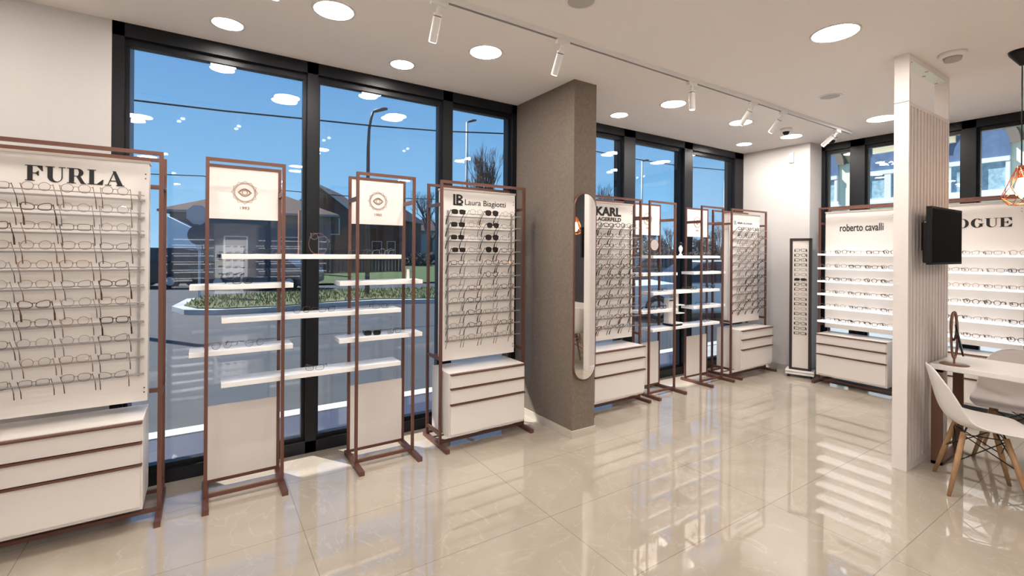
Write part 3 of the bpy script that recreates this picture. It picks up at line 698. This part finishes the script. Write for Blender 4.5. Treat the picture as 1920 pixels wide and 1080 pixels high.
chair(4.15, .86, math.atan2(.42, .91), 'white moulded shell chair with oak legs in front of the table', SHELL)
chair(4.99, .86, -PI/2 + .05, 'greyish white shell chair on the far side of the table', mat('grey_shell', (.62, .57, .55), .4))
chair(4.12, -.30, PI/2 + .1, 'white shell chair at the near table end, seen only in mirrors', SHELL)

# ------------------------------------------------------------------ rear of the shop, mirrored in the glass
for i, (x0, wd, l) in enumerate([(-1.35, 1.5, 'wide lit wall shelf unit on the left of the rear wall, mirrored in the glass'), (1.15, 1.5, 'wide lit wall shelf unit on the right of the rear wall, mirrored in the glass')]):
    t = thing('wall_shelf_unit', (x0, YB, 0), 0, l, 'shelf unit', 'lit shelf units on the rear wall')
    MB().box(0, wd, .0, .03, .2, 2.2).build('back_panel', mat('dark_grey_panel', (.10, .10, .12), .6), t)
    for k in range(6): MB().box(0, wd, .031, .20, .78 + k * .19, .80 + k * .19).build('lit_shelf', LITR, t)
t = thing('wall_panel_display', (.35, YB, 0), 0, 'backlit white panel rack with rows of glasses on the rear wall', 'display panel')
MB().box(0, .55, 0, .05, .6, 1.75).build('panel', LITR, t)
for r in range(6):
    for c in range(3): MB().box(.06 + c * .16, .16 + c * .16, .052, .056, .72 + r * .17, .75 + r * .17).build('dark_glasses', BLACK, t)
t = thing('shop_counter', (1.0, -3.6, 0), 0, 'dark reception counter at the rear of the shop, mirrored in the glass', 'counter')
MB().box(0, 1.8, 0, .6, 0, 1.0).build('counter_body', mat('anthracite', (.06, .06, .07), .4), t); MB().box(-.02, 1.82, -.02, .62, 1.0, 1.03).build('counter_top', WHITE, t)

# ================================================================== outdoors
ASPH = mat('asphalt', (.048, .060, .074), .85, noise=(3, (.034, .043, .055)), bump=(150, .3))
struct('road', MB().box(-60, 70, 5.28, 130, GZ - .2, GZ - .03), ASPH)
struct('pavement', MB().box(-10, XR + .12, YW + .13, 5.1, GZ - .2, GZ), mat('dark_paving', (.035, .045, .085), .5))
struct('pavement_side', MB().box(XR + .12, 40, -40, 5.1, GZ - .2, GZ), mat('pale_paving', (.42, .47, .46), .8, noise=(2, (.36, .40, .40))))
struct('kerb', MB().box(-10, 40, 5.1, 5.28, GZ - .2, GZ + .01), mat('pale_kerb', (.50, .56, .58), .8))
GRASS = mat('grass_ground', (.075, .125, .035), 1, noise=(2.5, (.05, .085, .03)), bump=(60, 1.0))
DRY = mat('dry_grass_ground', (.16, .17, .075), 1, noise=(3, (.08, .10, .045)), bump=(60, 1.0))
BARK = mat('bare_bark', (.07, .055, .05), .9)
def gp(px, py, z=GZ):
    r = ray(px, py); d = (z - EYE) / r[2]; return Vector((r[0]*d, r[1]*d, z))
def slab(name, pts, z0, z1, m, label=None, cat=None):
    n = len(pts); b = MB(); b.add([(p.x, p.y, z0) for p in pts] + [(p.x, p.y, z1) for p in pts], [tuple(range(n-1, -1, -1)), tuple(range(n, 2*n))] + [(i, (i+1) % n, (i+1) % n + n, i + n) for i in range(n)])
    return struct(name, b, m)
isl = [gp(322, 581), gp(345, 588), gp(400, 588.5), gp(500, 584), gp(600, 575), gp(700, 569), gp(860, 566), gp(1000, 560), gp(1150, 557), gp(1150, 548), gp(1000, 546), gp(860, 543.5), gp(600, 549), gp(450, 557), gp(350, 566)]
cen = sum(isl, Vector()) / len(isl)
slab('kerb_island', isl, GZ - .2, GZ + .10, mat('island_kerb', (.48, .52, .53), .8, noise=(1.2, (.36, .40, .42))))
inner = [p + (cen - p).normalized() * .28 + Vector((0, .05 if p.y < cen.y else -.05, 0)) for p in isl]
slab('grass_island', inner, GZ, GZ + .13, DRY)
field = [gp(585, 533), gp(860, 527), gp(1180, 522), gp(1180, 492), gp(900, 488), gp(560, 492)]
def field_mesh():
    b = MB(); N = 12; fs = []; vs = []
    near0, near1 = gp(540, 535), gp(1190, 523); far0, far1 = far(380, 473, 75), far(1500, 473, 95)
    for i in range(N + 1):
        for j in range(N + 1):
            p = near0.lerp(near1, i / N).lerp(far0.lerp(far1, i / N), (j / N) ** 1.6); p.z = GZ + .02 + 1.55 * min(1, (j / N) ** 1.0) ** 1.2 + .05 * math.sin(i * 1.7 + j)
            vs.append(p)
    for i in range(N):
        for j in range(N): fs.append((i*(N+1)+j, (i+1)*(N+1)+j, (i+1)*(N+1)+j+1, i*(N+1)+j+1))
    return b.add(vs, fs)
struct('grass_field', field_mesh(), GRASS, smooth=True)
rnd = random.Random(4); tf = MB()
def inside(p, poly):
    c = False; n = len(poly)
    for i in range(n):
        a, b = poly[i], poly[i-1]
        if (a.y > p.y) != (b.y > p.y) and p.x < (b.x - a.x) * (p.y - a.y) / (b.y - a.y) + a.x: c = not c
    return c
x0, x1 = min(p.x for p in inner), max(p.x for p in inner); y0, y1 = min(p.y for p in inner), max(p.y for p in inner); k = 0
while k < 5000:
    p = Vector((rnd.uniform(x0, x1), rnd.uniform(y0, y1), GZ + .125))
    if not inside(p, inner): k += .2; continue
    k += 1; h = rnd.uniform(.05, .14); a = rnd.uniform(0, PI); d = Vector((math.cos(a), math.sin(a), 0)) * .018
    tf.add([p - d, p + d, p + Vector((rnd.uniform(-.05, .05), rnd.uniform(-.05, .05), h))], [(0, 1, 2)])
tag(tf.build('grass', mat('grass_blades', (.15, .19, .065), 1)), 'rough short grass growing on the kerbed traffic island', 'grass', kind='stuff')

def lamp_post(px, py_base, d, top_px, top_py, m, label, curved):
    b = far(px, 473, d); b.z = GZ; tp = far(top_px, top_py, d); H = tp.z - GZ
    t = thing('street_lamp', b, 0, label, 'street lamp'); dx = tp - b; dx.z = 0
    s = max(.05, d / 200)
    if curved: path = [(0, 0, 0), (0, 0, H * .5), (0, 0, H * .80), tuple(dx * .12 + Vector((0, 0, H * .90))), tuple(dx * .45 + Vector((0, 0, H * .96))), tuple(dx * .8 + Vector((0, 0, H * .995)))]
    else: path = [(0, 0, 0), (0, 0, H * .5), (0, 0, H * .97)]
    MB().tube(path, [.085, .07, .06, .05, .045, .04][:len(path)] if curved else [.09, .075, .06], 10).build('pole', m, t, smooth=True)
    u = dx.normalized() if dx.length > .01 else Vector((1, 0, 0)); e0 = Vector(path[-1])
    MB().tube([e0, e0 + u * .08 + Vector((0, 0, .03)), e0 + u * .35 + Vector((0, 0, .10)), e0 + u * .5 + Vector((0, 0, .11))], [.04, .06, .07, .04], 8).build('lamp_head', mat('lamp_grey', (.06, .065, .07), .5), t, smooth=True)
DKP = mat('dark_steel_pole', (.03, .035, .045), .5); LTP = mat('galvanised_pole', (.62, .62, .56), .5)
lamp_post(689, 562, 16.5, 702, 208, DKP, 'dark curved street lamp on the grass strip opposite', True)
lamp_post(874, 500, 25, 884, 220, LTP, 'pale street lamp in front of the bare tree', False)
lamp_post(1203, 500, 36, 1211, 296, LTP, 'pale street lamp seen between the right window mullions', False)
lamp_post(1358, 500, 44, 1366, 334, LTP, 'pale street lamp in the last window bay', False)
# overhead cable
pts = []
for px, py in [(100, 172), (252, 188), (420, 208), (573, 223), (700, 236), (830, 246), (957, 251), (1040, 268), (1113, 283), (1190, 298), (1280, 312), (1395, 322), (1500, 330)]:
    r = ray(px, py); d = 14 / r[1]; pts.append((r[0]*d, 14, EYE + r[2]*d))
tag(MB().tube(pts, .022, 6).build('overhead_cable', BLACK, smooth=True), 'black overhead cable crossing the sky outside the windows', 'cable')
def utility_pole(p, label):
    tag(MB().tube([(p[0], p[1], GZ - .05), (p[0], p[1], p[2] + .3)], [.14, .10], 12).build('utility_pole', BARK), label, 'utility pole')
utility_pole(pts[0], 'wooden pole holding the overhead cable, hidden behind the leftmost rack'); utility_pole(pts[-1], 'wooden pole holding the overhead cable beyond the far corner wall')
pts = []
for px, py in [(100, 321), (300, 327), (380, 330), (530, 357), (640, 367), (790, 373), (1050, 378)]:
    r = ray(px, py); d = 22 / r[1]; pts.append((r[0]*d, 22, EYE + r[2]*d))
tag(MB().tube(pts, .02, 5).build('overhead_cable', BLACK, smooth=True), 'thin lower cable strung in front of the houses', 'cable')
utility_pole(pts[0], 'pole holding the thin lower cable, behind the leftmost rack'); utility_pole(pts[-1], 'slim pole holding the thin lower cable, seen past the grey pillar')
# round road sign, seen from behind
b = far(374, 473, 15.4); b.z = GZ
t = thing('road_sign', b, -YAW + .5, 'grey road sign post with round and octagonal plates, on the island', 'road sign')
SG = mat('sign_back', (.10, .11, .13), .5); SG2 = mat('sign_back_light', (.30, .36, .45), .4)
MB().tube([(0, 0, 0), (0, 0, 3.05)], .035, 10).build('post', SG2, t)
MB().prism(circ(0, 2.14, .33, .33, 28), -.06, -.035).build('round_plate', SG, t); MB().prism(circ(-.05, 2.80, .33, .33, 8, PI/8, 2*PI+PI/8), -.06, -.035).build('octagon_plate', SG2, t)
b = far(453, 473, 15.8); b.z = GZ
tag(MB().tube([(b.x, b.y, GZ), (b.x, b.y, GZ + .75)], .028, 8).build('marker_post', SG2), 'thin grey marker post on the traffic island', 'post')

# houses
def house(loc, rz, W, D, H, rh, roof, wallm, roofm, label, wins, name='house'):
    t = thing(name, loc, rz, label, 'house')
    MB().box(0, W, 0, D, 0, H).build('wall', wallm, t)
    o = .55; z = H
    if roof == 'hip':
        r = MB().add([(-o,-o,z),(W+o,-o,z),(W+o,D+o,z),(-o,D+o,z),(W*.38,D/2,z+rh),(W*.62,D/2,z+rh)], [(0,1,5,4),(1,2,5),(2,3,4,5),(3,0,4),(0,3,2,1)])
        r.build('roof', roofm, t); MB().box(-o, W+o, -o, D+o, z - .14, z).build('eaves', mat('eaves_grey', (.22, .24, .25), .8), t)
    else:          # gable facing local -y
        P = [(-o, z - .25), (W/2, z + rh), (W+o, z - .25), (W+o, z - .03), (W/2, z + rh + .25), (-o, z - .03)]
        MB().prism([P[0], P[1], P[4], P[5]], -o, D + o).prism([P[1], P[2], P[3], P[4]], -o, D + o).build('roof', roofm, t)
        MB().prism([(0, z), (W, z), (W/2, z + rh)], 0, D).build('gable', wallm, t)
        MB().prism([P[0], P[1], P[4], P[5]], -o - .06, -o).prism([P[1], P[2], P[3], P[4]], -o - .06, -o).build('barge_board', mat('barge_grey', (.40, .44, .46), .7), t)
    for (a, b, c, d) in wins:
        q = MB().box(a, b, -.06, 0, c, d).build('window', mat('house_window_frame', (.55, .58, .6), .6), t)
        MB().box(a + .08, b - .08, -.075, -.061, c + .08, d - .08).build('pane', mat('house_pane', (.04, .05, .07), .15), q)
    return t
ROOF = mat('brown_roof', (.11, .075, .06), .9, noise=(1.5, (.07, .05, .042)), bump=(12, .5)); ROOF2 = mat('plum_roof', (.085, .055, .055), .9, noise=(2, (.055, .036, .038)))
HW = mat('shaded_house_render', (.16, .16, .17), .9); HWB = mat('sunlit_house_render', (.85, .87, .88), .9); HB = mat('brown_brick', (.10, .055, .045), .9, noise=(3, (.06, .035, .03))); OR = mat('orange_render', (.62, .24, .13), .9)  # leftmost house: shade darkened into the wall colour, sunlit patch in white
p = far(318, 473, 30); hs = house((p.x, p.y, GZ), -YAW + .38, 9.6, 7, 4.2, 1.75, 'hip', HW, ROOF, 'house with brown hipped roof, shade-dark walls and white sunlit block, leftmost across the road', [(.6, 1.9, 1.2, 2.6), (3.0, 4.4, 1.2, 2.6), (6.3, 7.6, 1.2, 2.6)])
MB().box(.25, 1.75, -1.6, 0, 0, 2.9).prism([(.25, 2.9), (1.75, 2.9), (.25, 3.7)], -1.6, -.02).build('sunlit_wall_block', HWB, hs)  # added block; its white colour stands for the sunlit part of the facade
p = far(548, 473, 45); house((p.x, p.y, GZ), -YAW + .10, 5.4, 7, 5.4, 2.3, 'gable', HB, ROOF2, 'dark brown gabled house with pale barge boards', [(.7, 2.1, 3.2, 4.8), (3.0, 4.4, 3.2, 4.8), (.8, 2.0, .4, 2.5)])
p = far(660, 473, 54); house((p.x, p.y, GZ), -YAW - .12, 5.6, 8, 5.3, 2.4, 'hip', HB, ROOF2, 'low brown house with plum roof behind the second emblem sign', [(.6, 1.8, 1.1, 2.8), (2.4, 3.6, 1.1, 2.8), (4.2, 5.2, 1.1, 2.8)])
p = far(560, 473, 28); tag(MB().box(p.x, p.x + .42, p.y, p.y + .3, GZ + 2.2, 3.9).box(p.x, p.x + .42, p.y, p.y + .3, GZ, 2.1).build('chimney_wall', OR), 'narrow orange rendered wall beside the brown gabled house', 'wall')
p = far(768, 473, 66); house((p.x, p.y, GZ), -YAW, 3.6, 6, 4.6, 2.0, 'hip', mat('grey_render', (.30, .33, .38), .9), ROOF2, 'small distant grey house right of the second emblem sign', [(.6, 1.4, 1.2, 2.6)])
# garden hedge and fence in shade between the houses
fn = MB(); a, b = far(330, 473, 26), far(760, 473, 31)
for i in range(60):
    q = a.lerp(b, i / 60); q2 = a.lerp(b, (i + .8) / 60); fn.add([(q.x, q.y, GZ), (q2.x, q2.y, GZ), (q2.x, q2.y, 1.25), (q.x, q.y, 1.25), (q.x + .05, q.y + .08, GZ), (q2.x + .05, q2.y + .08, GZ), (q2.x + .05, q2.y + .08, 1.25), (q.x + .05, q.y + .08, 1.25)],
        [(0,1,2,3), (7,6,5,4), (3,2,6,7), (0,3,7,4), (1,5,6,2)])
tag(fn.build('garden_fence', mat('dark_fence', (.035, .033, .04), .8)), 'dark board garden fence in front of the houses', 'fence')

# trees
def tree(loc, H, seed, label, up=.55, spread=.5, depth=6, tr=.16, mt=BARK, n0=5, name='bare_tree'):
    rnd = random.Random(seed); m = MB(); cnt = [0]
    def br(p, d, L, r, k):
        cnt[0] += 1
        if cnt[0] > 2600: return
        q = p + d * L * .5 + Vector((rnd.uniform(-1, 1), rnd.uniform(-1, 1), 0)) * L * .04; e_ = p + d * L
        m.tube([p, q, e_], [r, r * .8, r * .62], 5 if k > 3 else 3, caps=False)
        if k == 0: return
        for i in range(rnd.choice((2, 3, 3)) if k < depth else n0):
            nd = (d + Vector((rnd.uniform(-1, 1), rnd.uniform(-1, 1), rnd.uniform(-.2, .7))) * spread + Vector((0, 0, up * .35))).normalized()
            br(e_ if i else p + d * L * .8, nd, L * rnd.uniform(.62, .86), max(r * .56, .007), k - 1)
    br(Vector((0, 0, 0)), Vector((0, 0, 1)), H * .24, tr, depth)
    o = m.build(name, mt); o.location = loc; return tag(o, label, 'tree', 'trees beyond the road')
p = far(808, 473, 42); tree((p.x, p.y, .5), 7.6, 3, 'bare branching tree on the lawn left of the rack with sunglasses', .4, .65, 6, .26)
p = far(905, 473, 24); tree((p.x, p.y, -.12), 7.6, 9, 'tall bare upright tree directly left of the pillar', 1.2, .38, 6, .18, n0=7)
p = far(1135, 473, 26); tree((p.x, p.y, -.12), 6.4, 14, 'bare upright tree seen just right of the pillar', 1.1, .40, 6, .16, n0=6)
p = far(835, 473, 30); tree((p.x, p.y, .3), 5.2, 23, 'smaller bare tree behind the rack with sunglasses', .6, .5, 5, .12)
TWIG = mat('grey_twigs', (.10, .085, .075), .95)
for i, px in enumerate([1180, 1222, 1240, 1262, 1276, 1315, 1338, 1352, 1374]):
    p = far(px, 473, 46 + (i % 3) * 5); tree((p.x, p.y, -.1), 5.2 + .8 * math.sin(i * 2.1), 40 + i, 'bare grey tree of the distant row, ' + ['leftmost', 'second from left', 'third from left', 'fourth from left', 'in the middle', 'fourth from right', 'third from right', 'second from right', 'rightmost'][i] + ', beyond the car park', .9, .5, 5, .12, TWIG, 6)
def bush(px, d, r, label, m, zz=1.0, n=260):
    rnd = random.Random(px); b = MB(); c = far(px, 473, d)
    for i in range(n):
        v = Vector((rnd.gauss(0, 1), rnd.gauss(0, 1), rnd.gauss(0, 1))).normalized() * r * rnd.uniform(.55, 1.0)
        v.z = abs(v.z) * zz; q = Vector((c.x, c.y, .3)) + v; a = Vector((rnd.uniform(-1, 1), rnd.uniform(-1, 1), rnd.uniform(-1, 1))) * r * .2; e2 = a.orthogonal().normalized() * r * .16
        b.add([q - a, q + e2, q + a, q - e2], [(0, 1, 2, 3)])
    return tag(b.build('bush', m), label, 'bush', 'dark bushes beyond the lawn')
EVG = mat('evergreen', (.02, .028, .02), .9)
bush(822, 40, 1.3, 'dark round bush at the foot of the lawn tree', EVG); bush(782, 38, 1.1, 'dark shrub left of the lawn tree', EVG)
hd = MB(); rnd = random.Random(77)
for i in range(5200):
    px = rnd.uniform(1150, 1500); d = rnd.uniform(56, 64); q = far(px, 473, d); q.z = rnd.uniform(.0, 3.0 + .7 * math.sin(px / 17) + .5 * math.sin(px / 7)); a = Vector((rnd.uniform(-1, 1), rnd.uniform(-1, 1), rnd.uniform(-1, 1))) * .28; e2 = a.orthogonal().normalized() * .2
    hd.add([q - a, q + e2, q + a, q - e2], [(0, 1, 2, 3)])
tag(hd.build('scrub', mat('brown_scrub', (.085, .08, .075), .95)), 'dense grey brown scrub along the far side of the car park', 'scrub', kind='stuff')

# cars
TYRE = mat('tyre', (.015, .015, .016), .8); GLS = mat('car_glass', (.015, .018, .025), .08)
def car(loc, rz, m, label, H=1.45, L=4.3, van=False):
    t = thing('car', loc, rz, label, 'car'); W = .88; k = H / 1.45
    low = [(-L/2, .35), (-L/2 + .02, .75), (-L/2 + .25, .86 * k), (-.9, .93 * k), (1.55, .95 * k), (L/2 - .1, .90 * k), (L/2, .70), (L/2, .35), (L/2 - .3, .22), (-L/2 + .25, .22)]
    MB().prism(low, -W, W).build('body', m, t, bevel=.05)
    hi = [(-1.05, .92*k), (-.35, 1.40*k), (.1, H), (1.1, H - .02), (1.75 if not van else 2.0, 1.36*k if van else .95*k)]
    if van: hi.append((2.1, .95*k))
    cab = MB(); n = len(hi); ins = .12
    cab.add([(x, -W + .02 + (ins if z > 1.0*k else 0), z) for x, z in hi] + [(x, W - .02 - (ins if z > 1.0*k else 0), z) for x, z in hi], [tuple(range(n)), tuple(range(2*n-1, n-1, -1))] + [(i, i+n, (i+1) % n + n, (i+1) % n) for i in range(n)])
    cab.build('window_glass', GLS, t, bevel=.03)
    MB().box(-.25, 1.15, -W + .16, W - .16, H - .03, H + .012).build('roof', m, t, bevel=.01)
    for x in (.35,):
        for s in (-1, 1): MB().add([(x-.04, s*(W-.015), .93*k), (x+.04, s*(W-.015), .93*k), (x+.04, s*(W-.135), H-.02), (x-.04, s*(W-.135), H-.02), (x-.04, s*(W-.06), .93*k), (x+.04, s*(W-.06), .93*k), (x+.04, s*(W-.18), H-.02), (x-.04, s*(W-.18), H-.02)], [(0,1,2,3),(7,6,5,4),(0,3,7,4),(1,5,6,2)]).build('door_pillar', m, t)
    for x in (-L/2 + .85, L/2 - .85):
        for s in (-1, 1):
            wv = MB().tube([(x, s * (W - .16), .32), (x, s * (W + .01), .32)], .32, 22).build('wheel', TYRE, t)
            MB().tube([(x, s * (W + .005), .32), (x, s * (W + .018), .32)], .19, 14).build('hub', mat('alloy', (.4, .4, .42), .3, .8), wv)
    for s in (-1, 1): MB().box(-L/2 - .01, -L/2 + .05, s*.62 - .16, s*.62 + .16, .62, .74).build('headlight', mat('headlight', (.7, .75, .78), .1), t)
    return t
q = far(300, 473, 21); car((q.x, q.y, GZ - .03), -YAW + .1, mat('black_car', (.012, .013, .016), .25), 'black car parked opposite at the left, beside the first rack', H=1.75, L=3.6, van=True)
q = far(495, 473, 20.5); car((q.x, q.y, GZ - .03), -YAW + .05, mat('dark_blue_car', (.03, .04, .06), .25), 'dark blue car behind the leftmost emblem stand', H=1.5, L=4.6)
q = far(1312, 473, 12.5); car((q.x, q.y, GZ - .03), -YAW + .05, mat('white_car', (.62, .70, .72), .3), 'white car parked outside the right windows', H=1.48, L=4.6)
q = far(1215, 473, 24); car((q.x, q.y, GZ - .03), -YAW + .1, mat('slate_car', (.10, .12, .14), .3), 'slate grey car parked behind the rack right of the pillar', H=1.5)

# pale green building behind the back window
BX = 20.0
t = thing('green_building', (BX, 0, GZ), 0, 'pale green building with arched upper windows seen through the back window', 'building')
GW = mat('pale_green_render', (.86, .90, .68), .9); GD = mat('olive_band', (.085, .115, .055), .9); SUR = mat('arch_surround', (.19, .16, .125), .9)
MB().box(.05, 6, -8, 9.9, 0, 5.05).build('wall', GW, t); MB().box(.0, 6, -8, 9.9, 5.05, 8.5).build('upper_band', GD, t)
CURT = mat('blue_curtain', (.10, .19, .34), .6, noise=(6, (.06, .13, .25))); CUR2 = mat('pale_curtain', (.40, .60, .66), .7, noise=(9, (.18, .34, .44)))
def arch(y0, y1, lab):
    yc = (y0 + y1) / 2; r = (y1 - y0) / 2; zs = 4.85 - GZ; za = zs + .75
    P = circ(yc, zs, r, .75, 18, 0, PI, True)
    s = MB(); Q = circ(yc, zs, r + .22, .97, 18, 0, PI, True)
    for i in range(18):
        (a, b), (c, d), (e1, f1), (g, h) = P[i], P[i+1], Q[i+1], Q[i]
        s.add([(-.10, a, b), (-.10, c, d), (-.10, e1, f1), (-.10, g, h), (.06, a, b), (.06, c, d), (.06, e1, f1), (.06, g, h)], [(0,1,2,3), (3,2,6,7), (0,4,5,1), (7,6,5,4)])
    w_ = s.build('arched_window', SUR, t)
    b = MB(); b.add([(-.02, y, z) for y, z in P] + [(-.02, y0, 4.45 - GZ), (-.02, y1, 4.45 - GZ)], [tuple(range(len(P) + 2))]); b.build('fanlight', CURT, w_)
    f = MB().box(-.12, .02, y0, y1, 4.33 - GZ, 4.47 - GZ).box(-.12, .02, y0 - .05, y1 + .05, 3.38 - GZ, 3.50 - GZ).box(-.10, .02, y0, y0 + .09, 3.5 - GZ, 4.35 - GZ).box(-.10, .02, y1 - .09, y1, 3.5 - GZ, 4.35 - GZ).box(-.11, .02, yc - .09, yc + .09, 3.5 - GZ, 4.35 - GZ)
    f.build('white_frame', mat('white_upvc', (.75, .80, .82), .5), w_)
    MB().box(-.02, .03, y0 + .08, y1 - .08, 3.48 - GZ, 4.36 - GZ).build('curtained_pane', CUR2, w_)
    MB().box(-.16, .03, y0 - .1, y1 + .1, 3.28 - GZ, 3.38 - GZ).build('sill', mat('white_upvc', (0, 0, 0)), w_)
for y0 in (-.10, 2.18 - .0, 3.58 + .87 - 2.27 + 2.27 - .87, 5.85, 8.12): pass
for y0, y1 in ((3.58, 4.98), (5.85, 7.25), (8.12, 9.52), (1.31, 2.71), (-.96, .44)): arch(y0, y1, '')
MB().box(-.75, .05, -8, 9.9, 7.0, 7.3).build('eave', GD, t)  # unseen eave added to throw shade on the upper wall
